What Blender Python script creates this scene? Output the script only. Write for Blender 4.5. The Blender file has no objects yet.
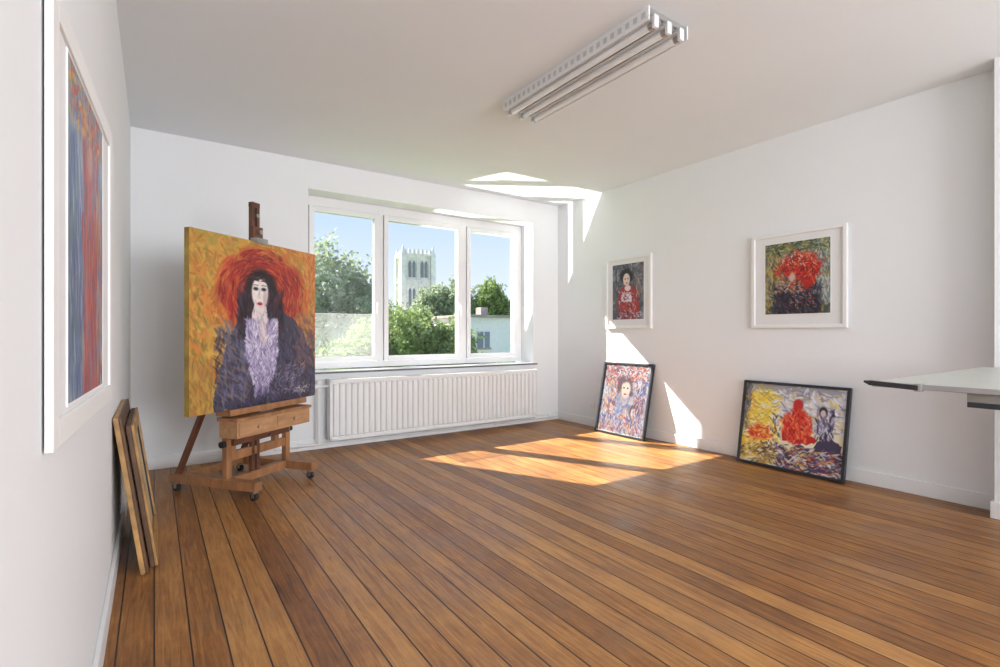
import bpy, math, random
import numpy as np
from mathutils import Vector, Matrix, Euler
random.seed(7); np.random.seed(7)
sc = bpy.context.scene
try:
    sc.view_settings.view_transform = 'Standard'
    sc.view_settings.look = 'None'
except Exception as e:
    print(e)
R = math.radians

# ------------------------------------------------------------ materials
def s2l(c):
    return tuple((v/12.92 if v <= .04045 else ((v+.055)/1.055)**2.4) for v in c)
def rgb(r, g, b):
    return s2l((r/255, g/255, b/255)) + (1,)
def mat(name, col, rough=.5, metal=0, var=.06, nscale=6, bump=.0, bscale=60, stretch=(1, 1, 1), spec=.5, world=False):
    m = bpy.data.materials.new(name); m.use_nodes = True
    nt = m.node_tree; N = nt.nodes; L = nt.links
    b = N['Principled BSDF']
    b.inputs['Roughness'].default_value = rough
    b.inputs['Metallic'].default_value = metal
    b.inputs['Specular IOR Level'].default_value = spec
    tc = N.new('ShaderNodeTexCoord'); mp = N.new('ShaderNodeMapping')
    mp.inputs['Scale'].default_value = stretch
    if world:
        g = N.new('ShaderNodeNewGeometry'); L.new(g.outputs['Position'], mp.inputs['Vector'])
    else:
        L.new(tc.outputs['Object'], mp.inputs['Vector'])
    n = N.new('ShaderNodeTexNoise'); n.inputs['Scale'].default_value = nscale
    n.inputs['Detail'].default_value = 5
    L.new(mp.outputs[0], n.inputs['Vector'])
    r = N.new('ShaderNodeValToRGB')
    r.color_ramp.elements[0].position = .3; r.color_ramp.elements[1].position = .7
    r.color_ramp.elements[0].color = tuple(c*(1-var) for c in col[:3])+(1,)
    r.color_ramp.elements[1].color = tuple(min(1, c*(1+var)) for c in col[:3])+(1,)
    L.new(n.outputs['Fac'], r.inputs[0]); L.new(r.outputs[0], b.inputs['Base Color'])
    if bump:
        n2 = N.new('ShaderNodeTexNoise'); n2.inputs['Scale'].default_value = bscale
        L.new(mp.outputs[0], n2.inputs['Vector'])
        bp = N.new('ShaderNodeBump'); bp.inputs['Strength'].default_value = bump
        bp.inputs['Distance'].default_value = .01
        L.new(n2.outputs['Fac'], bp.inputs['Height']); L.new(bp.outputs[0], b.inputs['Normal'])
    return m

M_wall = mat('plaster_white', (.80, .82, .845, 1), .8, var=.01, nscale=1.5, bump=.05, bscale=35, world=True)
M_ceil = mat('ceiling_paint', (.82, .855, .895, 1), .85, var=.012, nscale=1.2, bump=.04, bscale=25, world=True)
M_trim = mat('trim_paint', (.82, .83, .84, 1), .35, var=.01)
M_pvc = mat('white_pvc', (.80, .81, .83, 1), .3, var=.01)
M_rad = mat('radiator_enamel', (.79, .80, .81, 1), .32, var=.01)
M_slate = mat('slate_sill', (.10, .105, .11, 1), .4, var=.25, nscale=20)
M_dark = mat('dark_gap', (.02, .02, .022, 1), .7)
M_metal = mat('brushed_metal', (.45, .45, .46, 1), .35, metal=1, var=.1)
M_rubber = mat('caster_rubber', (.03, .03, .03, 1), .6)
M_wood = mat('easel_oak', rgb(156, 110, 74), .5, var=.3, nscale=5, stretch=(3, 3, 1), bump=.1)
M_wood2 = mat('easel_dark_wood', rgb(100, 62, 44), .5, var=.3, nscale=6)
M_lwood = mat('easel_tray_wood', rgb(178, 136, 98), .5, var=.2, nscale=8, stretch=(1, 4, 4))
M_gold = mat('aged_gilt_wood', rgb(168, 130, 80), .45, var=.35, nscale=14)
M_frdark = mat('brown_frame_wood', rgb(92, 64, 42), .5, var=.3, nscale=14)
M_black = mat('black_frame_lacquer', (.022, .026, .034, 1), .35, var=.2)
M_wfr = mat('white_frame_paint', (.82, .82, .82, 1), .45, var=.01)
M_mat = mat('passepartout', (.76, .76, .77, 1), .8, var=.01)
M_top = mat('table_laminate', rgb(196, 200, 192), .35, var=.04)
M_stone = mat('tower_stone', rgb(236, 232, 226), .9, var=.14, nscale=.9)
M_stoned = mat('tower_opening', rgb(136, 138, 144), .9, var=.1)
M_house = mat('house_render', rgb(240, 238, 236), .9, var=.05)
M_housew = mat('house_window', rgb(120, 132, 146), .3)
M_roof = mat('roof_tiles', rgb(160, 150, 146), .8, var=.2, nscale=3)
M_bark = mat('bark', rgb(92, 76, 60), .9, var=.3)
M_grass = mat('lawn', rgb(110, 140, 76), .95, var=.3, nscale=.4, world=True)
M_canvasback = mat('canvas_back', rgb(190, 170, 135), .9, var=.08)
M_tube = mat('fluorescent_tube_glass', (.88, .89, .90, 1), .25, var=.01)
M_grey = mat('reflector_aluminium', (.30, .30, .29, 1), .4, metal=.2, var=.05)
M_lgrey = mat('louvre_cell_grey', (.58, .58, .57, 1), .5, var=.05)

def leafmat(name, c1, c2):
    m = mat(name, c1, .7, var=.3, nscale=1.3)
    nt = m.node_tree; r = [n for n in nt.nodes if n.type == 'VALTORGB'][0]
    r.color_ramp.elements[0].color = c1; r.color_ramp.elements[1].color = c2
    N = nt.nodes; L = nt.links; b = N['Principled BSDF']; out = N['Material Output']
    tr = N.new('ShaderNodeBsdfTranslucent'); L.new(r.outputs[0], tr.inputs[0])
    mx = N.new('ShaderNodeMixShader'); mx.inputs[0].default_value = .4
    L.new(b.outputs[0], mx.inputs[1]); L.new(tr.outputs[0], mx.inputs[2]); L.new(mx.outputs[0], out.inputs['Surface'])
    return m
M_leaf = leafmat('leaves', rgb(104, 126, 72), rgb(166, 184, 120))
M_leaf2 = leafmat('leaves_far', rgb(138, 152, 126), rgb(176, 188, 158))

def floor_mat():
    m = bpy.data.materials.new('varnished_floorboards'); m.use_nodes = True
    nt = m.node_tree; N = nt.nodes; L = nt.links; b = N['Principled BSDF']
    g = N.new('ShaderNodeNewGeometry'); sp = N.new('ShaderNodeSeparateXYZ')
    L.new(g.outputs['Position'], sp.inputs[0])
    def math_(op, a, bb=None, cc=None):
        n = N.new('ShaderNodeMath'); n.operation = op
        for i, v in enumerate((a, bb, cc)):
            if v is None: continue
            if isinstance(v, (int, float)): n.inputs[i].default_value = v
            else: L.new(v, n.inputs[i])
        return n.outputs[0]
    def mixc(fac, a, bcol):
        k = N.new('ShaderNodeMix'); k.data_type = 'RGBA'
        L.new(fac, k.inputs['Factor']); L.new(a, k.inputs['A']); k.inputs['B'].default_value = bcol
        return k.outputs['Result']
    W = .108
    xs = math_('DIVIDE', sp.outputs[0], W)
    idx = math_('FLOOR', xs); fr = math_('FRACT', xs)
    wn = N.new('ShaderNodeTexWhiteNoise'); wn.noise_dimensions = '1D'; L.new(idx, wn.inputs['W'])
    off = math_('MULTIPLY', wn.outputs['Value'], 37.0)
    cmb = N.new('ShaderNodeCombineXYZ')
    L.new(math_('MULTIPLY', sp.outputs[0], 40), cmb.inputs[0])
    L.new(math_('ADD', math_('MULTIPLY', sp.outputs[1], 2.4), off), cmb.inputs[1])
    L.new(off, cmb.inputs[2])
    n1 = N.new('ShaderNodeTexNoise'); n1.inputs['Scale'].default_value = 1.5; n1.inputs['Detail'].default_value = 10
    n1.inputs['Distortion'].default_value = 1.0; n1.inputs['Roughness'].default_value = .62
    L.new(cmb.outputs[0], n1.inputs['Vector'])
    n2 = N.new('ShaderNodeTexNoise'); n2.inputs['Scale'].default_value = 2.8; n2.inputs['Detail'].default_value = 10
    n2.inputs['Roughness'].default_value = .75
    L.new(g.outputs['Position'], n2.inputs['Vector'])
    r = N.new('ShaderNodeValToRGB'); e = r.color_ramp.elements
    e[0].position = .36; e[0].color = rgb(86, 50, 22)
    e[1].position = .70; e[1].color = rgb(188, 138, 80)
    e2 = r.color_ramp.elements.new(.53); e2.color = rgb(146, 96, 49)
    f = math_('ADD', math_('MULTIPLY', n1.outputs['Fac'], .52), math_('ADD', math_('MULTIPLY', wn.outputs['Value'], .16), math_('MULTIPLY', n2.outputs['Fac'], .44)))
    L.new(f, r.inputs[0])
    n3 = N.new('ShaderNodeTexNoise'); n3.inputs['Scale'].default_value = 1.3; n3.inputs['Detail'].default_value = 10; n3.inputs['Roughness'].default_value = .75
    L.new(g.outputs['Position'], n3.inputs['Vector'])
    wr = N.new('ShaderNodeMapRange'); wr.inputs['From Min'].default_value = .5; wr.inputs['From Max'].default_value = .72; wr.inputs['To Max'].default_value = .42
    L.new(n3.outputs['Fac'], wr.inputs['Value'])
    c0 = mixc(wr.outputs[0], r.outputs[0], rgb(152, 124, 94))
    d = math_('ABSOLUTE', math_('SUBTRACT', fr, .5))
    gap = N.new('ShaderNodeMapRange'); gap.inputs['From Min'].default_value = .464; gap.inputs['From Max'].default_value = .484
    L.new(d, gap.inputs['Value'])
    c2 = mixc(gap.outputs[0], c0, rgb(34, 20, 11))
    L.new(c2, b.inputs['Base Color'])
    rr = N.new('ShaderNodeMapRange'); rr.inputs['From Min'].default_value = .3; rr.inputs['From Max'].default_value = .7
    rr.inputs['To Min'].default_value = .28; rr.inputs['To Max'].default_value = .6
    L.new(n2.outputs['Fac'], rr.inputs['Value']); L.new(rr.outputs[0], b.inputs['Roughness'])
    bp = N.new('ShaderNodeBump'); bp.inputs['Strength'].default_value = .4; bp.inputs['Distance'].default_value = .004
    hh = math_('SUBTRACT', math_('MULTIPLY', n1.outputs['Fac'], .25), gap.outputs[0])
    L.new(hh, bp.inputs['Height']); L.new(bp.outputs[0], b.inputs['Normal'])
    return m
M_floor = floor_mat()

def glass_mat(name, white=0.0, glossy=.04):
    m = bpy.data.materials.new(name); m.use_nodes = True
    nt = m.node_tree; N = nt.nodes; L = nt.links
    N.remove(N['Principled BSDF']); out = N['Material Output']
    t = N.new('ShaderNodeBsdfTransparent'); g = N.new('ShaderNodeBsdfGlossy'); g.inputs['Roughness'].default_value = .02
    mx = N.new('ShaderNodeMixShader'); mx.inputs[0].default_value = glossy
    L.new(t.outputs[0], mx.inputs[1]); L.new(g.outputs[0], mx.inputs[2])
    last = mx
    if white:
        tr = N.new('ShaderNodeBsdfTranslucent'); tr.inputs[0].default_value = (.95, .97, 1, 1)
        nz = N.new('ShaderNodeTexNoise'); nz.inputs['Scale'].default_value = 3
        mr = N.new('ShaderNodeMapRange'); mr.inputs['To Min'].default_value = white*.85; mr.inputs['To Max'].default_value = white*1.15
        L.new(nz.outputs['Fac'], mr.inputs['Value'])
        m2 = N.new('ShaderNodeMixShader'); L.new(mr.outputs[0], m2.inputs[0])
        L.new(mx.outputs[0], m2.inputs[1]); L.new(tr.outputs[0], m2.inputs[2]); last = m2
    L.new(last.outputs[0], out.inputs['Surface'])
    return m
M_glass = glass_mat('window_glass', 0, .03)
M_milky = glass_mat('milky_pane', .10)  # thin, slightly milky sheet for the lower part of one pane

# ------------------------------------------------------------ mesh builder
class MB:
    def __init__(s): s.v = []; s.f = []; s.mi = []; s.mats = []; s.sm = []
    def _m(s, m):
        if m not in s.mats: s.mats.append(m)
        return s.mats.index(m)
    def add(s, vs, fs, m, smooth=False):
        o = len(s.v); s.v += [tuple(v) for v in vs]; i = s._m(m)
        for f in fs: s.f.append(tuple(o+k for k in f)); s.mi.append(i); s.sm.append(smooth)
    def box(s, x0, x1, y0, y1, z0, z1, m):
        vs = [(x0, y0, z0), (x1, y0, z0), (x1, y1, z0), (x0, y1, z0), (x0, y0, z1), (x1, y0, z1), (x1, y1, z1), (x0, y1, z1)]
        s.add(vs, [(0, 3, 2, 1), (4, 5, 6, 7), (0, 1, 5, 4), (1, 2, 6, 5), (2, 3, 7, 6), (3, 0, 4, 7)], m)
    def beam(s, p, q, w, d, m, up=(0, 0, 1)):
        p = Vector(p); q = Vector(q); z = (q-p).normalized(); u = Vector(up)
        if abs(z.dot(u)) > .99: u = Vector((0, 1, 0))
        x = z.cross(u).normalized(); y = z.cross(x)
        vs = []
        for c in (p, q):
            for a, b in ((-1, -1), (1, -1), (1, 1), (-1, 1)): vs.append(c+x*a*w/2+y*b*d/2)
        s.add(vs, [(0, 1, 2, 3), (7, 6, 5, 4), (0, 4, 5, 1), (1, 5, 6, 2), (2, 6, 7, 3), (3, 7, 4, 0)], m)
    def cyl(s, p, q, r, m, n=16, r2=None):
        p = Vector(p); q = Vector(q); z = (q-p).normalized(); u = Vector((0, 0, 1)) if abs(z.z) < .9 else Vector((1, 0, 0))
        x = z.cross(u).normalized(); y = z.cross(x); r2 = r if r2 is None else r2
        vs = [p+(x*math.cos(2*math.pi*i/n)+y*math.sin(2*math.pi*i/n))*r for i in range(n)]
        vs += [q+(x*math.cos(2*math.pi*i/n)+y*math.sin(2*math.pi*i/n))*r2 for i in range(n)]
        s.add(vs, [(i, (i+1) % n, n+(i+1) % n, n+i) for i in range(n)], m, True)
        s.add(vs, [tuple(range(n))[::-1], tuple(range(n, 2*n))], m)
    def obj(s, name, loc=(0, 0, 0), rot=(0, 0, 0), bevel=0, parent=None):
        me = bpy.data.meshes.new(name); me.from_pydata(s.v, [], s.f)
        for m in s.mats: me.materials.append(m)
        me.polygons.foreach_set('material_index', s.mi)
        me.polygons.foreach_set('use_smooth', s.sm)
        me.update()
        import bmesh
        bm = bmesh.new(); bm.from_mesh(me); bmesh.ops.recalc_face_normals(bm, faces=bm.faces); bm.to_mesh(me); bm.free()
        o = bpy.data.objects.new(name, me); sc.collection.objects.link(o)
        o.location = loc; o.rotation_euler = rot
        if bevel:
            b = o.modifiers.new('bevel', 'BEVEL'); b.width = bevel; b.segments = 2; b.limit_method = 'ANGLE'; b.angle_limit = R(50)
        if parent: o.parent = parent
        return o

# ------------------------------------------------------------ room
XL, XR, YB, YS, H = -.155, 4.30, 4.955, -4.5, 2.74
b = MB(); b.box(XL-.2, XR+.2, YS-.2, YB+.0, -.15, 0, M_floor); b.obj('floor')
b = MB(); b.box(XL-.2, XR+.2, YS-.2, YB+.35, H, H+.2, M_ceil); b.obj('ceiling')
b = MB(); b.box(XL-.2, XL, YS-.2, YB+.35, -.15, H, M_wall); b.obj('wall_west')
b = MB(); b.box(XR, XR+.2, YS-.2, YB+.35, -.15, H, M_wall); b.obj('wall_east')
wx0, wx1, wz0, wz1 = 1.20, 3.89, .735, 2.47
b = MB()
y0, y1 = YB, YB+.35
b.box(XL, wx0, y0, y1, -.15, H, M_wall); b.box(wx1, XR, y0, y1, -.15, H, M_wall)
b.box(wx0, wx1, y0, y1, -.15, wz0-.02, M_wall); b.box(wx0, wx1, y0, y1, wz1, H, M_wall)
b.obj('wall_north')
b = MB()
b.box(XL, .4, YS-.2, YS, -.15, H, M_wall); b.box(3.8, XR, YS-.2, YS, -.15, H, M_wall)
b.box(.4, 3.8, YS-.2, YS, -.15, .7, M_wall); b.box(.4, 3.8, YS-.2, YS, 2.5, H, M_wall)  # unseen end wall; its opening is added to let light in
b.obj('wall_south')
b = MB(); b.box(4.13, XR, YS, .82, 0, H, M_wall); b.box(4.115, 4.13, YS, .835, 0, .10, M_trim); b.box(4.13, XR-.015, .82, .835, 0, .10, M_trim)
b.obj('wall_pier', bevel=.003)

def baseboard(name, boxes):
    b = MB()
    for x in boxes: b.box(*x, M_trim)
    b.obj(name, bevel=.004)
baseboard('baseboard_west', [(XL, XL+.016, YS, YB, 0, .10)])
baseboard('baseboard_east', [(XR-.016, XR, .835, YB-.016, 0, .10)])
baseboard('baseboard_north', [(XL+.016, XR, YB-.016, YB, 0, .10)])
baseboard('baseboard_south', [(XL+.016, 4.11, YS, YS+.016, 0, .10)])

# window
def window(name, x0, x1, z0, z1, y, glasses, gz0, gz1, milky=False):
    b = MB()
    fd = .07
    edges = [x0]+sum([[g[0]-.055, g[1]+.055] for g in glasses], [])+[x1]
    for i in range(0, len(edges), 2):
        b.box(edges[i], edges[i+1], y, y+fd, z0, z1, M_pvc)
    for g in glasses:
        b.box(g[0]-.055, g[1]+.055, y, y+fd, z0, gz0-.055, M_pvc)
        b.box(g[0]-.055, g[1]+.055, y, y+fd, gz1+.055, z1, M_pvc)
        a0, a1, c0, c1 = g[0]-.05, g[1]+.05, gz0-.05, gz1+.05
        ys, ye = y-.018, y+.05
        b.box(a0, g[0], ys, ye, c0, c1, M_pvc); b.box(g[1], a1, ys, ye, c0, c1, M_pvc)
        b.box(g[0], g[1], ys, ye, c0, gz0, M_pvc); b.box(g[0], g[1], ys, ye, gz1, c1, M_pvc)
        for q in ((g[0]-.001, g[0]+.004, gz0, gz1), (g[1]-.004, g[1]+.001, gz0, gz1)):
            b.box(q[0], q[1], y+.012, y+.03, q[2], q[3], M_metal)
        b.box(g[0], g[1], y+.012, y+.03, gz0-.001, gz0+.004, M_metal)
    o = b.obj(name, bevel=.004)
    b = MB()
    for g in glasses:
        b.add([(g[0], y+.022, gz0), (g[1], y+.022, gz0), (g[1], y+.022, gz1), (g[0], y+.022, gz1)], [(0, 1, 2, 3)], M_glass)
    b.obj('glass', parent=o)
    b = MB()
    for g in glasses[:-1]:
        hx = g[1]+.026
        b.box(hx-.012, hx+.012, y-.03, y-.018, 1.38, 1.46, M_pvc)
        b.box(hx-.008, hx+.008, y-.055, y-.03, 1.41, 1.43, M_pvc)
        b.box(hx-.009, hx+.009, y-.062, y-.045, 1.31, 1.43, M_pvc)
    b.obj('handles', parent=o, bevel=.003)
    if milky:
        g = glasses[0]; b = MB()
        b.add([(g[0], y+.026, gz0), (g[1], y+.026, gz0), (g[1], y+.026, 1.30), (g[0], y+.026, 1.30)], [(0, 1, 2, 3)], M_milky)
        b.box(g[0], g[1], y+.023, y+.03, 1.298, 1.306, M_pvc)
        b.obj('milky_pane', parent=o)
    return o
window('window_1', wx0, wx1, wz0+.01, wz1, 5.2, [(1.314, 1.93), (2.09, 2.948), (3.125, 3.76)], .86, 2.32, True)
window('added_rear_window', .4, 3.8, .7, 2.5, YS-.1, [(.52, 1.5), (1.66, 2.54), (2.7, 3.68)], .84, 2.36)  # made-up window behind the camera, frames the opening for the fill
b = MB(); b.box(wx0-.03, wx1+.05, YB-.03, YB, wz0-.02, wz0-.004, M_slate); b.box(wx0, wx1, YB, 5.2, wz0-.02, wz0+.0, M_pvc); b.box(wx0-.03, wx1+.05, YB-.03, YB, wz0-.004, wz0+.006, M_pvc); b.obj('window_sill', bevel=.002)

# radiator
rad = bpy.data.objects.new('radiator', None); sc.collection.objects.link(rad)
b = MB()
rx0, rx1, rz0, rz1, ry = 1.36, 3.83, .09, .665, 4.80
b.box(rx0+.01, rx1-.01, ry+.008, ry+.022, rz0+.01, rz1-.01, M_rad)
b.box(rx0+.01, rx1-.01, ry+.085, ry+.10, rz0+.01, rz1-.01, M_rad)
n = 42; p = (rx1-rx0-.04)/n
for i in range(n):
    xa = rx0+.02+i*p
    vs = [(xa+.006, ry+.008, rz0+.035), (xa+.014, ry-.012, rz0+.05), (xa+p-.014, ry-.012, rz0+.05), (xa+p-.006, ry+.008, rz0+.035)]
    vs += [(xa+.006, ry+.008, rz1-.035), (xa+.014, ry-.012, rz1-.05), (xa+p-.014, ry-.012, rz1-.05), (xa+p-.006, ry+.008, rz1-.035)]
    b.add(vs, [(0, 1, 5, 4), (1, 2, 6, 5), (2, 3, 7, 6), (0, 3, 2, 1), (4, 5, 6, 7)], M_rad)
b.box(rx0, rx1, ry-.004, ry+.022, rz1-.03, rz1, M_rad); b.box(rx0, rx1, ry-.004, ry+.022, rz0, rz0+.03, M_rad)
b.box(rx0-.004, rx0+.012, ry-.004, ry+.105, rz0, rz1+.004, M_rad); b.box(rx1-.012, rx1+.004, ry-.004, ry+.105, rz0, rz1+.004, M_rad)
for i in range(60):
    xa = rx0+.02+i*(rx1-rx0-.04)/60
    b.box(xa, xa+.024, ry+.02, ry+.088, rz1-.012, rz1, M_rad)
for xa in (rx0+.35, (rx0+rx1)/2, rx1-.35):
    b.box(xa, xa+.03, ry+.10, YB-.002, rz0+.1, rz0+.45, M_rad)
b.obj('radiator_panel', bevel=.002, parent=rad)
b = MB()
def pipe(pts, r=.011):
    for a, c in zip(pts, pts[1:]): b.cyl(a, c, r, M_rad, 12)
pipe([(1.36, 4.86, .60), (1.27, 4.86, .60), (1.27, 4.86, .06), (1.02, 4.90, .06)])
b.cyl((1.27, 4.86, .56), (1.27, 4.86, .66), .022, M_rad); b.cyl((1.27, 4.86, .60), (1.21, 4.84, .60), .024, M_rad)
pipe([(.9, 4.91, .05), (4.2, 4.91, .05)], .013)
pipe([(3.80, 4.86, .12), (3.87, 4.86, .12), (3.87, 4.91, .05)])
for xa in (1.1, 2.2, 3.3, 4.1): b.box(xa, xa+.02, 4.90, YB-.018, .03, .07, M_rad)
b.obj('heating_pipe', parent=rad)
b = MB(); b.box(XR-.012, XR, 4.29, 4.37, .21, .29, M_pvc); b.cyl((XR-.012, 4.33, .25), (XR-.016, 4.33, .25), .022, M_mat, 20)
b.obj('power_socket', bevel=.003)

# ------------------------------------------------------------ ceiling lamp : open batten with three separate troughs and exposed tubes
b = MB()
fx0, fx1, fy0, fy1 = 2.04, 2.35, 1.66, 2.93
zt = H
b.box(fx0+.01, fx1-.01, fy0+.01, fy1-.01, zt-.03, zt, M_grey)
cw = (fx1-fx0)/3
for i in range(3):
    xc = fx0+cw*(i+.5)
    a_ = cw/2-.008
    prof = [(-a_, -.062), (-a_+.004, -.064), (-.022, -.036), (.022, -.036), (a_-.004, -.064), (a_, -.062), (.024, -.03), (-.024, -.03)]
    vs = [(xc+x, fy0, zt+z) for x, z in prof]+[(xc+x, fy1, zt+z) for x, z in prof]
    n = 8
    b.add(vs, [(k, (k+1) % n, n+(k+1) % n, n+k) for k in range(n)], M_pvc)
    b.cyl((xc, fy0+.03, zt-.074), (xc, fy1-.03, zt-.074), .019, M_tube, 18)
    for (ya, yb) in ((fy0+.012, fy0+.04), (fy1-.04, fy1-.012)): b.cyl((xc, ya, zt-.074), (xc, yb, zt-.074), .0195, M_metal)
    for yy in (fy0-.004, fy1-.014): b.box(xc-.016, xc+.016, yy, yy+.018, zt-.092, zt-.03, M_pvc)
b.box(fx0-.004, fx0+.004, fy0, fy1, zt-.072, zt, M_pvc)
b.box(fx1-.004, fx1+.004, fy0, fy1, zt-.072, zt, M_pvc)
for k in range(24):
    yy = fy0+.02+k*.0525
    b.box(fx0-.0055, fx0-.003, yy, yy+.026, zt-.052, zt-.022, M_lgrey)
b.obj('fluorescent_ceiling_lamp')

# ------------------------------------------------------------ paint engine
def vnoise(w, h, gx, gy, rs):
    g = rs.rand(gy+2, gx+2)
    X, Y = np.meshgrid(np.linspace(0, gx, w), np.linspace(0, gy, h))
    xi = X.astype(int); yi = Y.astype(int); fx = X-xi; fy = Y-yi
    fx = fx*fx*(3-2*fx); fy = fy*fy*(3-2*fy)
    return (g[yi, xi]*(1-fx)+g[yi, xi+1]*fx)*(1-fy)+(g[yi+1, xi]*(1-fx)+g[yi+1, xi+1]*fx)*fy
class Cv:
    def __init__(s, w, h, bg, seed=1):
        s.w, s.h = w, h; s.rs = np.random.RandomState(seed)
        s.c = np.ones((h, w, 3))*np.array(bg)/255.
        s.X, s.Y = np.meshgrid(np.linspace(0, 1, w), np.linspace(0, 1, h)); s.asp = w/h
    def mottle(s, cols, g=6):
        for c in cols:
            m = np.clip((vnoise(s.w, s.h, g, g, s.rs)*.6+vnoise(s.w, s.h, g*4, g*4, s.rs)*.4-.5)*7, 0, 1)
            s.bl(m*.8, c)
    def bl(s, m, col):
        m = m[..., None]; s.c = s.c*(1-m)+np.array(col)/255.*m
    def ell(s, cx, cy, rx, ry, col, ang=0, soft=.12, wob=.0, op=1, ymin=None, ymax=None):
        a = math.radians(ang); dx = s.X-cx; dy = s.Y-cy
        u = (dx*math.cos(a)+dy*math.sin(a))/rx; v = (-dx*math.sin(a)+dy*math.cos(a))/ry
        d = np.sqrt(u*u+v*v)
        if wob: d = d+(vnoise(s.w, s.h, 14, 14, s.rs)-.5)*2*wob
        m = np.clip((1-d)/soft+.5, 0, 1)*op
        if ymin is not None: m = m*(s.Y > ymin)
        if ymax is not None: m = m*(s.Y < ymax)
        s.bl(m, col)
    def poly(s, pts, col, wob=.01, op=1):
        X = s.X+(vnoise(s.w, s.h, 18, 18, s.rs)-.5)*2*wob; Y = s.Y+(vnoise(s.w, s.h, 18, 18, s.rs)-.5)*2*wob
        ins = np.zeros(X.shape, bool); n = len(pts)
        for i in range(n):
            x1, y1 = pts[i]; x2, y2 = pts[(i+1) % n]
            if y1 == y2: continue
            c = ((y1 > Y) != (y2 > Y)) & (X < (x2-x1)*(Y-y1)/(y2-y1)+x1); ins ^= c
        s.bl(ins*float(op), col)
    def strokes(s, n, cx, cy, sx, sy, ln, wd, cols, ang=0, av=180, op=.85, shape='box', tan=None, rmin=0):
        for _ in range(n):
            if shape == 'box': x = cx+s.rs.uniform(-sx, sx); y = cy+s.rs.uniform(-sy, sy)
            else:
                t = s.rs.uniform(0, 6.283); r = math.sqrt(s.rs.uniform(rmin, 1)); x = cx+sx*r*math.cos(t); y = cy+sy*r*math.sin(t)
            a = math.radians(ang+s.rs.uniform(-av, av)); l = ln*s.rs.uniform(.5, 1.3); w = wd*s.rs.uniform(.6, 1.3)
            if tan: a += math.atan2(y-tan[1], x-tan[0])+math.pi/2
            R_ = max(l, w)
            x0 = int(max(0, (x-R_)*s.w)); x1 = int(min(s.w, (x+R_)*s.w+2)); y0 = int(max(0, (y-R_)*s.h)); y1 = int(min(s.h, (y+R_)*s.h+2))
            if x1 <= x0 or y1 <= y0: continue
            dx = s.X[y0:y1, x0:x1]-x; dy = s.Y[y0:y1, x0:x1]-y
            u = (dx*math.cos(a)+dy*math.sin(a))/l; v = (-dx*math.sin(a)+dy*math.cos(a))/w
            d = np.sqrt(u*u+v*v)
            m = np.clip((1-d)/.4, 0, 1)*op*(.65+.35*s.rs.rand(*d.shape))
            c = np.array(cols[s.rs.randint(len(cols))])/255.+s.rs.uniform(-.05, .05)
            m = m[..., None]; s.c[y0:y1, x0:x1] = s.c[y0:y1, x0:x1]*(1-m)+c*m
    def line(s, pts, wd, col, op=1):
        for (x1, y1), (x2, y2) in zip(pts, pts[1:]):
            L2 = (x2-x1)**2+(y2-y1)**2
            t = np.clip(((s.X-x1)*(x2-x1)+(s.Y-y1)*(y2-y1))/L2, 0, 1)
            d = np.hypot(s.X-(x1+t*(x2-x1)), s.Y-(y1+t*(y2-y1)))
            s.bl(np.clip((wd-d)/(wd*.4), 0, 1)*op, col)

M_paint = bpy.data.materials.new('oil_paint'); M_paint.use_nodes = True
nt = M_paint.node_tree; bs = nt.nodes['Principled BSDF']
at = nt.nodes.new('ShaderNodeAttribute'); at.attribute_name = 'paint'
nt.links.new(at.outputs['Color'], bs.inputs['Base Color']); bs.inputs['Roughness'].default_value = .42
nz = nt.nodes.new('ShaderNodeTexNoise'); nz.inputs['Scale'].default_value = 45; nz.inputs['Detail'].default_value = 6
bp = nt.nodes.new('ShaderNodeBump'); bp.inputs['Strength'].default_value = .35; bp.inputs['Distance'].default_value = .006
tcx = nt.nodes.new('ShaderNodeTexCoord'); nt.links.new(tcx.outputs['Object'], nz.inputs['Vector'])
nt.links.new(nz.outputs['Fac'], bp.inputs['Height']); nt.links.new(bp.outputs[0], bs.inputs['Normal'])

def canvas(cv, x0, x1, z0, z1, y, parent, name='painted_canvas'):
    h, w = cv.h, cv.w
    xs = np.linspace(x0, x1, w); zs = np.linspace(z1, z0, h)
    X, Z = np.meshgrid(xs, zs)
    co = np.stack([X, np.full_like(X, y), Z], -1).reshape(-1, 3)
    i = np.arange((h-1)*w).reshape(h-1, w)[:, :-1].ravel()
    f = np.stack([i+w, i+w+1, i+1, i], 1)
    me = bpy.data.meshes.new(name); me.from_pydata(co.tolist(), [], f.tolist())
    c = np.clip(cv.c, 0, 1); c = np.where(c <= .04045, c/12.92, ((c+.055)/1.055)**2.4)
    rgba = np.concatenate([c.reshape(-1, 3), np.ones((h*w, 1))], 1).astype(np.float32)
    ca = me.color_attributes.new('paint', 'FLOAT_COLOR', 'POINT'); ca.data.foreach_set('color', rgba.ravel())
    me.materials.append(M_paint)
    o = bpy.data.objects.new(name, me); sc.collection.objects.link(o); o.parent = parent
    return o

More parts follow.
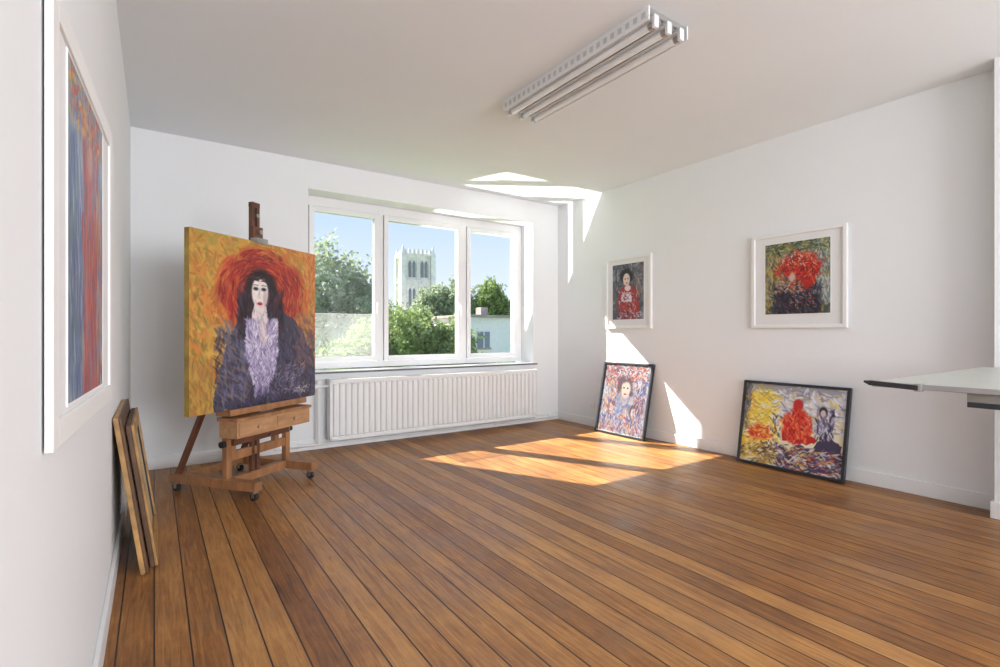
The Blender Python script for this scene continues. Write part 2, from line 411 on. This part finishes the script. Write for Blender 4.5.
def P_easel():
    c = Cv(300, 300, (196, 148, 66), 3)
    c.mottle([(210, 166, 74), (176, 112, 52), (158, 140, 66), (206, 128, 60)], 5)
    c.strokes(700, .5, .3, .5, .34, .035, .009, [(196, 146, 70), (184, 118, 56), (166, 96, 48), (150, 130, 66), (208, 170, 96)], 20, 70, op=.7)
    c.strokes(260, .08, .55, .1, .46, .035, .009, [(200, 160, 70), (146, 126, 60), (186, 110, 56), (128, 110, 54)], 80, 40, op=.7)
    c.strokes(200, .95, .3, .07, .3, .035, .009, [(206, 116, 62), (190, 84, 50), (206, 152, 90)], 80, 40, op=.7)
    c.strokes(360, .53, .32, .38, .30, .05, .011, [(196, 92, 48), (206, 116, 56), (180, 64, 40)], 0, 25, op=.6, shape='ell', tan=(.52, .36))
    c.ell(.53, .31, .31, .235, (150, 40, 34), soft=.45, wob=.15, op=.9)
    c.strokes(800, .53, .30, .34, .26, .05, .007, [(176, 54, 42), (140, 28, 30), (192, 84, 54), (118, 24, 32), (160, 36, 36), (96, 26, 32), (188, 110, 60)], 0, 28, op=.8, shape='ell', tan=(.52, .36))
    c.poly([(.36, .42), (.27, .54), (.20, .75), (.16, 1.01), (1.01, 1.01), (1.01, .72), (.86, .52), (.70, .40)], (62, 60, 78), .03)
    c.strokes(1000, .58, .78, .42, .24, .04, .008, [(44, 44, 62), (76, 74, 106), (34, 34, 48), (104, 98, 124), (68, 70, 104), (84, 72, 86)], 70, 50, op=.75)
    c.strokes(170, .3, .72, .09, .24, .04, .007, [(116, 120, 156), (92, 94, 132), (130, 110, 90)], 60, 40, op=.6)
    c.strokes(150, .9, .62, .09, .2, .04, .008, [(120, 84, 70), (94, 80, 104), (150, 96, 66)], 60, 40, op=.5)
    c.ell(.50, .335, .14, .16, (30, 24, 32), soft=.3, wob=.15); c.ell(.395, .46, .075, .14, (32, 27, 38), soft=.35, wob=.2); c.ell(.605, .46, .08, .14, (30, 25, 37), soft=.35, wob=.2)
    c.strokes(190, .385, .44, .07, .15, .04, .006, [(24, 20, 30), (66, 60, 86), (40, 36, 50), (84, 40, 44)], 80, 20, op=.8)
    c.strokes(190, .615, .44, .075, .15, .04, .006, [(24, 20, 30), (66, 60, 86), (40, 36, 50), (84, 40, 44)], 100, 20, op=.8)
    c.poly([(.445, .38), (.545, .38), (.56, .52), (.59, .58), (.52, .68), (.43, .60), (.42, .52)], (214, 200, 202), .014)
    c.strokes(160, .495, .53, .06, .10, .03, .007, [(222, 210, 210), (184, 168, 180), (232, 224, 222), (160, 146, 166)], 80, 40, op=.6)
    c.ell(.488, .31, .066, .10, (230, 222, 218), soft=.2)
    c.ell(.488, .385, .04, .045, (224, 212, 210), soft=.25)
    c.strokes(110, .488, .31, .05, .09, .022, .006, [(240, 234, 230), (204, 190, 196), (234, 220, 214)], 80, 40, op=.5, shape='ell')
    c.ell(.53, .345, .02, .055, (180, 158, 168), soft=.7, op=.6)
    c.strokes(50, .49, .215, .08, .025, .03, .007, [(26, 20, 28), (60, 26, 34)], 0, 25)
    for sx in (-1, 1):
        ex = .486+sx*.032
        c.ell(ex, .288, .021, .011, (80, 70, 86), soft=.7); c.ell(ex, .288, .013, .007, (24, 20, 30), soft=.5)
        c.line([(ex-.02, .268), (ex, .263), (ex+.02, .268)], .003, (60, 48, 58))
    c.line([(.482, .295), (.478, .335), (.488, .343)], .003, (170, 146, 152))
    c.ell(.486, .378, .021, .010, (176, 30, 44), soft=.3)
    W_ = [(190, 182, 210), (226, 220, 234), (142, 132, 174), (170, 156, 194), (108, 98, 140)]
    c.strokes(460, .43, .60, .05, .12, .028, .006, W_, 70, 50, op=.8)
    c.strokes(460, .59, .60, .045, .12, .028, .006, W_, 110, 50, op=.8)
    c.strokes(720, .51, .76, .11, .13, .028, .006, W_, 90, 50, op=.8, shape='ell')
    c.strokes(60, .50, .89, .06, .05, .025, .005, [(170, 160, 196), (100, 90, 134)], 90, 45)
    c.strokes(110, .75, .86, .13, .1, .03, .0035, [(176, 170, 192), (130, 124, 160)], -30, 50, op=.6)
    c.strokes(30, .87, .94, .07, .02, .014, .003, [(204, 194, 184)], 0, 80)
    c.strokes(200, .06, .85, .08, .15, .035, .009, [(182, 146, 66), (134, 110, 56), (166, 110, 58)], 80, 30, op=.7)
    return c
def P_small():
    c = Cv(130, 170, (110, 112, 120), 5)
    c.mottle([(140, 142, 150), (60, 62, 72), (90, 80, 84)], 4)
    c.strokes(200, .5, .25, .5, .26, .07, .016, [(70, 72, 84), (132, 134, 142), (44, 44, 54), (92, 96, 106)], 0, 90)
    c.poly([(.2, 1.01), (.18, .6), (.3, .42), (.66, .4), (.84, .56), (.88, 1.01)], (150, 36, 40), .03)
    c.strokes(280, .52, .72, .3, .24, .06, .013, [(172, 44, 44), (120, 28, 36), (192, 86, 70), (210, 186, 180), (80, 24, 32)], 60, 60)
    c.ell(.46, .22, .2, .13, (24, 20, 26), soft=.3, wob=.15); c.ell(.46, .28, .11, .11, (216, 194, 182), soft=.15)
    c.ell(.42, .27, .022, .012, (30, 26, 34)); c.ell(.51, .27, .022, .012, (30, 26, 34)); c.ell(.47, .345, .03, .012, (170, 30, 36))
    c.ell(.5, .44, .1, .05, (216, 200, 194), soft=.3, wob=.15)
    c.strokes(60, .45, .6, .16, .08, .05, .014, [(226, 222, 226), (200, 204, 216)], 20, 60)
    c.strokes(90, .5, .93, .42, .06, .06, .015, [(40, 36, 60), (200, 196, 206), (90, 90, 130), (130, 60, 60)], 0, 60)
    c.strokes(60, .86, .35, .1, .25, .05, .014, [(180, 160, 140), (160, 110, 94), (100, 96, 110)], 80, 40)
    return c
def P_red():
    c = Cv(180, 220, (96, 104, 96), 8)
    c.mottle([(128, 128, 96), (60, 70, 66), (150, 140, 80), (128, 142, 146)], 4)
    c.strokes(320, .14, .5, .16, .45, .055, .013, [(196, 168, 78), (144, 126, 60), (84, 88, 58), (170, 166, 126), (96, 70, 46)], 80, 50)
    c.strokes(320, .86, .42, .14, .45, .055, .013, [(122, 134, 138), (168, 176, 180), (84, 92, 98), (190, 190, 176)], 80, 50)
    c.strokes(240, .5, .07, .5, .09, .05, .012, [(70, 96, 66), (176, 168, 116), (96, 116, 92), (48, 58, 50)], 0, 60)
    c.ell(.5, .82, .36, .30, (30, 30, 40), soft=.3, wob=.2)
    c.strokes(380, .5, .80, .38, .22, .06, .012, [(22, 22, 30), (52, 52, 72), (38, 36, 48), (92, 86, 104), (64, 40, 50)], 60, 60)
    c.ell(.56, .34, .26, .14, (170, 38, 30), soft=.5, wob=.5)
    c.poly([(.5, .3), (.82, .36), (.80, .57), (.62, .66), (.46, .5)], (160, 34, 30), .07)
    c.strokes(150, .52, .38, .36, .25, .07, .012, [(200, 50, 34), (150, 26, 26), (216, 92, 56), (178, 36, 32)], 35, 80, shape='ell')
    c.strokes(260, .57, .36, .27, .18, .05, .010, [(206, 50, 34), (150, 26, 26), (226, 110, 66), (90, 26, 30), (120, 24, 28)], -30, 80, shape='ell')
    c.ell(.44, .50, .055, .07, (196, 172, 158), soft=.5, wob=.3)
    c.strokes(90, .55, .24, .3, .1, .03, .008, [(226, 186, 150), (216, 120, 90), (226, 214, 200), (60, 50, 50)], 0, 90)
    c.strokes(110, .38, .62, .22, .08, .04, .010, [(196, 146, 66), (206, 196, 180), (176, 74, 50), (90, 110, 130)], 0, 60)
    c.strokes(70, .6, .8, .2, .12, .03, .007, [(176, 60, 52), (180, 166, 160)], 40, 60)
    return c
def P_white():   # pale, densely scribbled group portrait; full-strength blues and reds
    c = Cv(190, 215, (150, 154, 170), 11)
    c.mottle([(176, 178, 186), (84, 98, 150), (150, 128, 126)], 5)
    c.strokes(600, .5, .5, .5, .5, .05, .010, [(186, 186, 192), (92, 110, 164), (166, 142, 136), (56, 66, 116), (160, 162, 172)], 60, 60)
    c.strokes(300, .5, .13, .46, .12, .045, .010, [(156, 28, 22), (186, 86, 30), (130, 18, 28), (40, 36, 80), (190, 186, 186)], 0, 70, op=.9)
    for (fx, fy, s_) in ((.52, .36, 1.0), (.26, .66, .6), (.76, .68, .6)):
        c.ell(fx, fy-.05*s_, .17*s_, .14*s_, (60, 24, 40), soft=.5, wob=.4, op=.85); c.ell(fx, fy, .10*s_, .12*s_, (190, 172, 164), soft=.3, wob=.15)
        for q in (-1, 1): c.ell(fx+q*.04*s_, fy-.02*s_, .02*s_, .012*s_, (16, 14, 30))
        c.ell(fx, fy+.07*s_, .034*s_, .013*s_, (140, 10, 20))
    c.strokes(230, .2, .45, .14, .25, .045, .008, [(150, 26, 22), (186, 136, 40), (40, 44, 120), (186, 186, 194)], 80, 50, op=.85)
    c.strokes(230, .82, .45, .12, .25, .045, .008, [(160, 46, 30), (60, 74, 150), (24, 24, 60), (186, 186, 194)], 100, 50, op=.85)
    c.strokes(520, .5, .86, .46, .13, .045, .008, [(180, 180, 190), (66, 80, 156), (150, 22, 24), (40, 36, 94), (186, 126, 40), (170, 166, 172)], 75, 60, op=.9)
    c.c = np.clip(c.c, 0, 1)*.80
    return c
def P_land():
    c = Cv(220, 195, (226, 218, 190), 13)
    c.poly([(-.01, -.01), (.34, -.01), (.42, .4), (.3, .8), (-.01, .9)], (232, 200, 72), .05)
    c.poly([(.3, -.01), (1.01, -.01), (1.01, .5), (.34, .5)], (206, 208, 216), .05)
    c.poly([(-.01, -.01), (1.01, -.01), (1.01, .08), (.5, .10), (-.01, .11)], (150, 150, 160), .05, .8)
    c.strokes(360, .2, .45, .2, .38, .055, .013, [(238, 208, 66), (244, 228, 130), (214, 156, 56), (240, 240, 230), (170, 160, 110)], 0, 60)
    c.strokes(360, .7, .3, .3, .25, .055, .013, [(222, 222, 230), (176, 176, 194), (240, 240, 244), (130, 126, 156), (226, 206, 130)], 40, 60)
    c.poly([(.34, 1.01), (.42, .80), (.6, .70), (.86, .62), (1.01, .62), (1.01, 1.01)], (66, 56, 84), .06)
    c.strokes(460, .62, .86, .40, .14, .055, .011, [(72, 60, 96), (40, 38, 58), (120, 100, 140), (216, 212, 222), (214, 176, 70), (170, 50, 50), (232, 224, 200)], 0, 60)
    c.strokes(260, .18, .88, .2, .12, .05, .012, [(150, 130, 70), (226, 196, 80), (90, 74, 60), (206, 150, 70), (226, 220, 200)], 0, 60)
    c.ell(.54, .50, .12, .20, (196, 40, 34), soft=.4, wob=.35); c.ell(.56, .22, .05, .07, (200, 44, 38), soft=.3, wob=.1)
    c.poly([(.52, .3), (.66, .45), (.76, .66), (.42, .68), (.44, .45)], (190, 34, 32), .04)
    c.strokes(220, .56, .48, .15, .2, .05, .011, [(220, 54, 42), (170, 26, 30), (226, 90, 56), (236, 150, 90)], 80, 50, shape='ell')
    c.ell(.2, .62, .11, .09, (214, 70, 44), soft=.4, wob=.3); c.strokes(110, .2, .62, .13, .10, .04, .011, [(226, 110, 56), (196, 48, 40), (244, 200, 90)], 0, 60)
    c.strokes(140, .82, .42, .08, .18, .045, .010, [(64, 56, 96), (40, 36, 60), (136, 120, 160), (200, 196, 214)], 85, 30)
    c.ell(.8, .26, .04, .055, (44, 40, 54), soft=.4, wob=.2); c.ell(.80, .29, .025, .04, (214, 190, 186), soft=.3, wob=.1)
    c.strokes(60, .03, .3, .03, .3, .05, .012, [(90, 90, 100), (130, 130, 146)], 85, 30)
    c.strokes(60, .35, .55, .07, .25, .045, .010, [(244, 244, 240), (244, 226, 150), (60, 54, 70)], 80, 40)
    return c
def P_left():
    c = Cv(160, 240, (110, 124, 150), 17)
    c.mottle([(136, 150, 174), (84, 96, 130), (120, 140, 130)], 4)
    c.strokes(600, .5, .5, .5, .5, .08, .013, [(120, 140, 176), (84, 100, 142), (150, 158, 176), (96, 124, 120), (170, 176, 186)], 86, 22)
    c.poly([(.4, .12), (.7, .10), (.84, .4), (.82, 1.01), (.42, 1.01), (.36, .5)], (150, 50, 54), .07)
    c.strokes(760, .6, .55, .24, .46, .08, .012, [(186, 50, 48), (140, 36, 50), (200, 84, 56), (96, 80, 124), (176, 140, 130), (120, 128, 166)], 88, 22)
    c.ell(.56, .2, .09, .06, (190, 150, 136), soft=.5, wob=.2, op=.8)
    c.strokes(150, .5, .08, .45, .08, .06, .013, [(196, 110, 66), (176, 60, 50), (120, 128, 150), (206, 170, 90)], 10, 50)
    c.strokes(300, .16, .6, .15, .38, .08, .013, [(70, 96, 156), (60, 76, 120), (150, 164, 190), (86, 116, 110)], 88, 20)
    c.strokes(220, .88, .65, .1, .34, .07, .013, [(186, 130, 70), (156, 60, 54), (176, 176, 184), (80, 96, 150)], 88, 20)
    return c

def framed(name, W, Hh, rect, cv, loc, rot, white=True, depth=.03, bw=None):
    b = MB(); x0, x1, z0, z1 = rect; bw = bw or (.028 if white else .022)
    fm = M_wfr if white else M_black
    b.box(-W/2+.003, W/2-.003, -depth*.55, 0, .003, Hh-.003, M_mat if white else M_black)
    for q in ((-W/2, -W/2+bw, 0, Hh), (W/2-bw, W/2, 0, Hh), (-W/2+bw, W/2-bw, 0, bw), (-W/2+bw, W/2-bw, Hh-bw, Hh)):
        b.box(q[0], q[1], -depth, 0, q[2], q[3], fm)
    if white:
        s_ = .006
        for q in ((x0-s_, x0, z0-s_, z1+s_), (x1, x1+s_, z0-s_, z1+s_), (x0, x1, z0-s_, z0), (x0, x1, z1, z1+s_)):
            b.box(q[0], q[1], -depth*.55-.003, -depth*.5, q[2], q[3], M_wfr)
    o = b.obj(name, loc, rot, bevel=.002)
    canvas(cv, x0, x1, z0, z1, -depth*.55-.002, o)
    return o

framed('framed_painting', .64, .79, (-.22, .22, .10, .71), P_small(), (XR-.001, 3.775, 1.155), (0, 0, R(-90)))
framed('framed_painting', .73, .785, (-.25, .25, .115, .70), P_red(), (XR-.001, 2.015, 1.145), (0, 0, R(-90)))
th = 12.0
framed('framed_painting', .69, .79, (-.325, .325, .022, .768), P_white(), (XR-.79*math.sin(R(th))-.002, 3.76, .001), (R(-th), 0, R(-90)), False, .035)
th = 10.5
framed('framed_painting', .82, .70, (-.388, .388, .022, .678), P_land(), (XR-.70*math.sin(R(th))-.002, 2.03, .001), (R(-th), 0, R(-90)), False, .035)
framed('framed_painting', .80, .80, (-.257, .217, .065, .74), P_left(), (-.1337, 1.52, .90), (0, 0, R(87.5)), True, .012, .05)

def leanframe(W, Hh, loc, rot, m1, m2):
    b = MB(); bw = .06
    for q in ((-W/2, -W/2+bw, 0, Hh), (W/2-bw, W/2, 0, Hh), (-W/2+bw, W/2-bw, 0, bw), (-W/2+bw, W/2-bw, Hh-bw, Hh)):
        b.box(q[0], q[1], -.02, 0, q[2], q[3], m2)
        b.box(q[0], q[1], -.032, -.02, q[2], q[3], m1)
    for q in ((-W/2+bw, -W/2+bw+.012, bw, Hh-bw), (W/2-bw-.012, W/2-bw, bw, Hh-bw)):
        b.box(q[0], q[1], -.024, -.004, q[2], q[3], M_dark)
    b.box(-W/2+bw*.7, W/2-bw*.7, -.016, -.008, bw*.7, Hh-bw*.7, M_canvasback)
    b.obj('leaning_picture_frame', loc, rot, bevel=.003)
th = 8.0
leanframe(.78, .73, (XL+.73*math.sin(R(th))+.002, 3.20, .001), (R(-th), 0, R(90)), M_frdark, M_gold)
leanframe(.68, .68, (XL+.73*math.sin(R(th))+.038, 3.22, .001), (R(-th), 0, R(90)), M_gold, M_frdark)

# ------------------------------------------------------------ easel
easel = bpy.data.objects.new('artist_easel', None); sc.collection.objects.link(easel)
EL = (.63, 3.925, 0); ER = (0, 0, R(37.2)); easel.location = EL; easel.rotation_euler = ER
b = MB()
cx = .04
for sx in (-1, 1):
    x = cx+sx*.275
    b.box(x-.032, x+.032, -.20, .55, .066, .125, M_wood)
    for yy in (-.165, .515):
        b.cyl((x, yy, .05), (x, yy, .07), .012, M_metal, 12)
        b.box(x-.018, x+.018, yy-.022, yy+.022, .05, .056, M_metal)
        b.box(x-.018, x-.015, yy-.012, yy+.012, .02, .054, M_metal); b.box(x+.015, x+.018, yy-.012, yy+.012, .02, .054, M_metal)
        b.cyl((x-.012, yy, .026), (x+.012, yy, .026), .026, M_rubber, 20)
    b.box(x-.022, x+.022, .045, .085, .10, .60, M_wood)
    b.beam((x, .50, .12), (cx+sx*.22, .09, 1.05), .04, .028, M_wood2)
    b.box(sx*.20-.02, sx*.20+.02, .045, .085, .30, 1.30, M_wood)
    b.cyl((x+sx*.022, .065, .36), (x+sx*.05, .065, .36), .022, M_dark, 16)
b.box(cx-.275, cx+.275, .035, .095, .07, .125, M_wood); b.box(cx-.275, cx+.275, .45, .50, .075, .122, M_wood)
b.box(cx-.26, cx+.26, .05, .08, .24, .30, M_wood)
b.box(cx-.26, cx+.26, .02, .05, .345, .385, M_wood2)
b.box(-.24, .24, .05, .08, 1.0, 1.06, M_wood)
b.box(-.33, .36, -.12, .03, .42, .53, M_lwood); b.box(-.34, .37, -.13, .04, .53, .55, M_wood)
b.box(-.315, .0, -.128, -.12, .435, .518, M_lwood); b.box(.02, .345, -.128, -.12, .435, .518, M_lwood)
b.cyl((-.16, -.128, .475), (-.16, -.145, .475), .011, M_metal); b.cyl((.18, -.128, .475), (.18, -.145, .475), .011, M_metal)
b.box(-.34, .38, -.07, .05, .565, .592, M_wood); b.box(-.34, .38, -.075, -.06, .565, .605, M_wood)
b.box(-.06, .06, -.05, .05, .55, .566, M_metal)
b.box(-.036, -.010, .05, .08, .12, 2.03, M_wood2); b.box(.010, .036, .05, .08, .12, 2.03, M_wood2)
b.box(-.012, .012, .056, .074, .12, 2.02, M_dark)
b.box(-.036, .036, .048, .082, 2.0, 2.035, M_wood2)
b.box(-.045, .045, .03, .05, 1.76, 1.86, M_wood2); b.box(-.05, .05, -.012, .05, 1.752, 1.775, M_metal); b.box(-.05, .05, -.012, -.006, 1.735, 1.755, M_metal)
b.cyl((0, .03, 1.82), (0, -.0, 1.82), .016, M_metal); b.cyl((0, .045, 1.94), (0, .03, 1.94), .012, M_metal)
b.cyl((.045, .065, .40), (.09, .065, .40), .008, M_metal); b.cyl((.09, .065, .40), (.09, .0, .36), .006, M_metal)
b.obj('easel_frame', bevel=.003, parent=easel)
pb = MB(); pb.box(-.57, .57, .001, .038, .595, 1.745, M_canvasback)
M_edge = mat('painted_canvas_edge', rgb(160, 132, 62), .6, var=.35, nscale=9)
pb.box(-.574, -.57, .0, .038, .595, 1.745, M_edge); pb.box(.57, .574, 0, .038, .595, 1.745, M_edge)
po = pb.obj('portrait_painting', EL, ER)
canvas(P_easel(), -.573, .573, .594, 1.746, -.001, po)

# ------------------------------------------------------------ drafting table
b = MB()
tz = .90
b.box(2.47, 4.09, .1, .86, tz-.018, tz, M_top)
b.box(2.464, 2.47, .1, .86, tz-.020, tz+.001, M_metal)
b.beam((2.455, .865, tz-.004), (2.455, .70, tz-.012), .022, .020, M_black)
b.cyl((2.455, .865, tz-.004), (2.455, .885, tz-.0), .010, M_black, 14, .004)
b.box(2.445, 2.48, .69, .715, tz-.026, tz+.004, M_metal)
b.box(2.50, 2.75, .47, .57, tz-.055, tz-.018, M_grey); b.box(2.50, 2.52, .47, .57, tz-.075, tz-.055, M_black)
b.box(2.58, 3.95, .40, .46, tz-.065, tz-.018, M_black); b.box(2.58, 3.95, .14, .20, tz-.065, tz-.018, M_black)
for x in (2.76, 3.86):
    for y in (.17, .43): b.beam((x, y, 0), (x, y, tz-.06), .035, .035, M_black)
    b.box(x-.015, x+.015, .17, .43, .15, .18, M_black)
b.box(2.76, 3.86, .285, .315, .15, .18, M_black)
b.obj('drafting_table', bevel=.002)

# ------------------------------------------------------------ outside
b = MB(); b.box(-150, 250, 5.6, 400, -6.3, -6, M_grass); b.obj('garden_ground')
def foliage(name, clumps, m, leaf, n, trunk=None, seed=1):
    rs = np.random.RandomState(seed); V = []; F = []
    for (cx, cy, cz, rx, rz) in clumps:
        k = int(n)
        d = rs.normal(size=(k, 3)); d /= np.linalg.norm(d, axis=1)[:, None]
        lump = 1+.25*np.sin(d[:, 0]*7+cx)*np.cos(d[:, 2]*6+cy)+.15*np.sin(d[:, 1]*13+cz)
        r = (rs.uniform(.55, 1.05, k))*lump
        p = d*r[:, None]*np.array([rx, rx, rz])+np.array([cx, cy, cz])
        a = rs.normal(size=(k, 3)); a /= np.linalg.norm(a, axis=1)[:, None]
        e = np.cross(a, rs.normal(size=(k, 3))); e /= np.linalg.norm(e, axis=1)[:, None]
        s_ = leaf*rs.uniform(.6, 1.4, k)[:, None]
        q = np.stack([p-a*s_, p+e*s_*.5, p+a*s_, p-e*s_*.5], 1).reshape(-1, 3)
        o = len(V); V += q.tolist(); F += [(o+4*i, o+4*i+1, o+4*i+2, o+4*i+3) for i in range(k)]
    bb = MB(); bb.add(V, F, m)
    if trunk:
        for t in trunk: bb.cyl((t[0], t[1], -6), (t[0], t[1], t[2]), t[3], M_bark, 10, t[3]*.5)
    me = bpy.data.meshes.new(name); me.from_pydata(bb.v, [], bb.f)
    for mm in bb.mats: me.materials.append(mm)
    me.polygons.foreach_set('material_index', bb.mi); me.update()
    o = bpy.data.objects.new(name, me); sc.collection.objects.link(o)
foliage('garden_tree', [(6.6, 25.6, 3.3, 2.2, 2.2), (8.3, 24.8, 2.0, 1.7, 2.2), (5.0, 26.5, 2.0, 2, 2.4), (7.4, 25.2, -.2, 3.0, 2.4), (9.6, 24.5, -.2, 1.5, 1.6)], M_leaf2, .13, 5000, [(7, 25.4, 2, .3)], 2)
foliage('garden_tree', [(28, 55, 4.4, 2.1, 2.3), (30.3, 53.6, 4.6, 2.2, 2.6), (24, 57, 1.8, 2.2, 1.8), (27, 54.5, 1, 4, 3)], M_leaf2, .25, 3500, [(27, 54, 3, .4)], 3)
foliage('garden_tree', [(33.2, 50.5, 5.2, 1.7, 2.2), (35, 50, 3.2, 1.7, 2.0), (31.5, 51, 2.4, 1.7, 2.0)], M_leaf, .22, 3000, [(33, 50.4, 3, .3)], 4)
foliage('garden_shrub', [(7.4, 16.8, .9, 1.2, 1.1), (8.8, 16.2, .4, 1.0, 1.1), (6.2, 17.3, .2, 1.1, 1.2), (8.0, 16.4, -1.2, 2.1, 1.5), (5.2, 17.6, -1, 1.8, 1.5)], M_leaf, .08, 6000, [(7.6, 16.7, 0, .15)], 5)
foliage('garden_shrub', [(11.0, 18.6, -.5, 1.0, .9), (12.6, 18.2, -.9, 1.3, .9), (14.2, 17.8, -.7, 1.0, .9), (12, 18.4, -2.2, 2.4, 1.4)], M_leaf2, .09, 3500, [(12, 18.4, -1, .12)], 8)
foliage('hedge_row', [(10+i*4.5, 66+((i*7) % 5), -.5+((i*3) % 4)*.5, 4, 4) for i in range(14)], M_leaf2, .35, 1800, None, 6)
b = MB()
b.box(14.2, 18.8, 24, 30, -6, 2.0, M_house); b.box(14.0, 19.0, 23.8, 30.2, 2.0, 2.15, M_roof)
b.box(12.0, 14.2, 26, 31, -6, 1.0, M_house); b.box(11.9, 14.3, 25.9, 31.1, 1.0, 1.15, M_roof)
for x in (14.9, 17.3):
    for z in (.3, -2.2):
        b.box(x, x+.8, 23.95, 24.02, z, z+.9, M_housew); b.box(x+.37, x+.43, 23.93, 24.0, z, z+.9, M_house); b.box(x-.08, x+.88, 23.9, 24.0, z-.1, z, M_roof)
b.box(12.6, 13.3, 25.95, 26.02, -.6, .4, M_housew)
b.box(16.4, 16.9, 26, 26.6, 2.1, 2.7, M_roof)
b.obj('neighbour_house')
b = MB()
b.box(40, 70, 85, 94, -6, 3.0, M_house)
vs = [(39.5, 84.5, 3), (70.5, 84.5, 3), (70.5, 94.5, 3), (39.5, 94.5, 3), (39.5, 89.5, 6.5), (70.5, 89.5, 6.5)]
b.add(vs, [(0, 1, 5, 4), (2, 3, 4, 5), (0, 4, 3), (1, 2, 5)], M_roof)
for x in range(41, 69, 3): b.box(x, x+1.2, 84.9, 85.02, .4, 2, M_housew)
b.obj('terraced_houses')
# church tower
b = MB(); w = 3.2
b.box(-w, w, -w, w, -8, 12, M_stone)
b.box(-w+.15, w-.15, -w+.15, w-.15, 12, 18.0, M_stone)
for z in (5, 12, 17.6): b.box(-w-.25, w+.25, -w-.25, w+.25, z, z+.4, M_stone)
for sx in (-1, 1):
    for sy in (-1, 1):
        b.box(sx*w-.5, sx*w+.5, sy*w-.5, sy*w+.5, -8, 18.0, M_stone)
        b.cyl((sx*w, sy*w, 18.0), (sx*w, sy*w, 19.6), .5, M_stone, 8, .12)
for f in range(4):
    a = f*math.pi/2; ca, sa = math.cos(a), math.sin(a)
    def rp(x, y, z): return (x*ca-y*sa, x*sa+y*ca, z)
    for xx in (-1.3, 1.3):
        for (z0, z1) in ((6.2, 10.8), (13, 16.6)):
            for s_ in (-.42, .42):
                hw = .30
                pts = [(xx+s_-hw, z0), (xx+s_+hw, z0), (xx+s_+hw, z1-.6), (xx+s_, z1), (xx+s_-hw, z1-.6)]
                vs = [rp(x, -w-.03, z) for x, z in pts]+[rp(x, -w+.3, z) for x, z in pts]
                b.add(vs, [(0, 1, 2, 3, 4), (9, 8, 7, 6, 5)]+[(i, (i+1) % 5, 5+(i+1) % 5, 5+i) for i in range(5)], M_stoned)
    for xx in (-2.45, -.15, .15, 2.45):
        b.add([rp(xx-.12, -w-.2, -8), rp(xx+.12, -w-.2, -8), rp(xx+.12, -w-.2, 18), rp(xx-.12, -w-.2, 18), rp(xx-.12, -w, -8), rp(xx+.12, -w, -8), rp(xx+.12, -w, 18), rp(xx-.12, -w, 18)],
              [(0, 1, 2, 3), (0, 3, 7, 4), (1, 5, 6, 2), (3, 2, 6, 7)], M_stone)
    for i in range(7):
        x = -2.7+i*.9; vs = [rp(x-.25, -w, 18), rp(x+.25, -w, 18), rp(x+.25, -w+.3, 18), rp(x-.25, -w+.3, 18), rp(x-.25, -w, 18.9), rp(x+.25, -w, 18.9), rp(x+.25, -w+.3, 18.9), rp(x-.25, -w+.3, 18.9)]
        b.add(vs, [(4, 5, 6, 7), (0, 1, 5, 4), (1, 2, 6, 5), (2, 3, 7, 6), (3, 0, 4, 7)], M_stone)
b.obj('church_tower', (46.8, 101.2, 0), (0, 0, R(-12)))

# ------------------------------------------------------------ light
wd = bpy.data.worlds.new('sky'); sc.world = wd; wd.use_nodes = True
N = wd.node_tree.nodes; L = wd.node_tree.links; bg = N['Background']
tc = N.new('ShaderNodeTexCoord'); sp = N.new('ShaderNodeSeparateXYZ'); rp_ = N.new('ShaderNodeValToRGB')
L.new(tc.outputs['Generated'], sp.inputs[0]); L.new(sp.outputs[2], rp_.inputs[0]); L.new(rp_.outputs[0], bg.inputs[0])
e = rp_.color_ramp.elements
e[0].position = 0; e[0].color = rgb(214, 221, 230); e[1].position = .6; e[1].color = rgb(134, 168, 218)
e2 = e.new(.22); e2.color = rgb(176, 198, 228)
bg.inputs[1].default_value = 1.45

def light(name, kind, loc, rot=None, direction=None, **kw):
    l = bpy.data.lights.new(name, kind)
    for k, v in kw.items(): setattr(l, k, v)
    o = bpy.data.objects.new(name, l); sc.collection.objects.link(o); o.location = loc
    if direction is not None: o.rotation_euler = Vector(direction).to_track_quat('-Z', 'Y').to_euler()
    elif rot: o.rotation_euler = rot
    return o
light('sun', 'SUN', (0, 10, 10), direction=(.50, -1, -.885), energy=18, angle=R(.5), color=(1, .95, .82))
light('rear_fill', 'AREA', (2.1, YS+.05, 1.6), direction=(0, 1, .12), energy=312, shape='RECTANGLE', size=3.2, size_y=1.7, color=(.97, .985, 1))  # added area light, fills the room from behind the camera
src = Vector((-2.55, 8.0, -4.0)); tgt = Vector((2.77, 5.2, 1.33))
light('roof_glint', 'SPOT', src, direction=(tgt-src), energy=7500, spot_size=R(12.5), spot_blend=.05, shadow_soft_size=.02, color=(1, .97, .9))

# ------------------------------------------------------------ camera
cam = bpy.data.cameras.new('camera'); co = bpy.data.objects.new('camera', cam); sc.collection.objects.link(co)
cam.lens = 18.18; cam.sensor_width = 36; cam.clip_start = .02; cam.clip_end = 1000
co.location = (0, 0, 1.10); co.rotation_euler = (R(90), 0, R(-34.4))
sc.camera = co
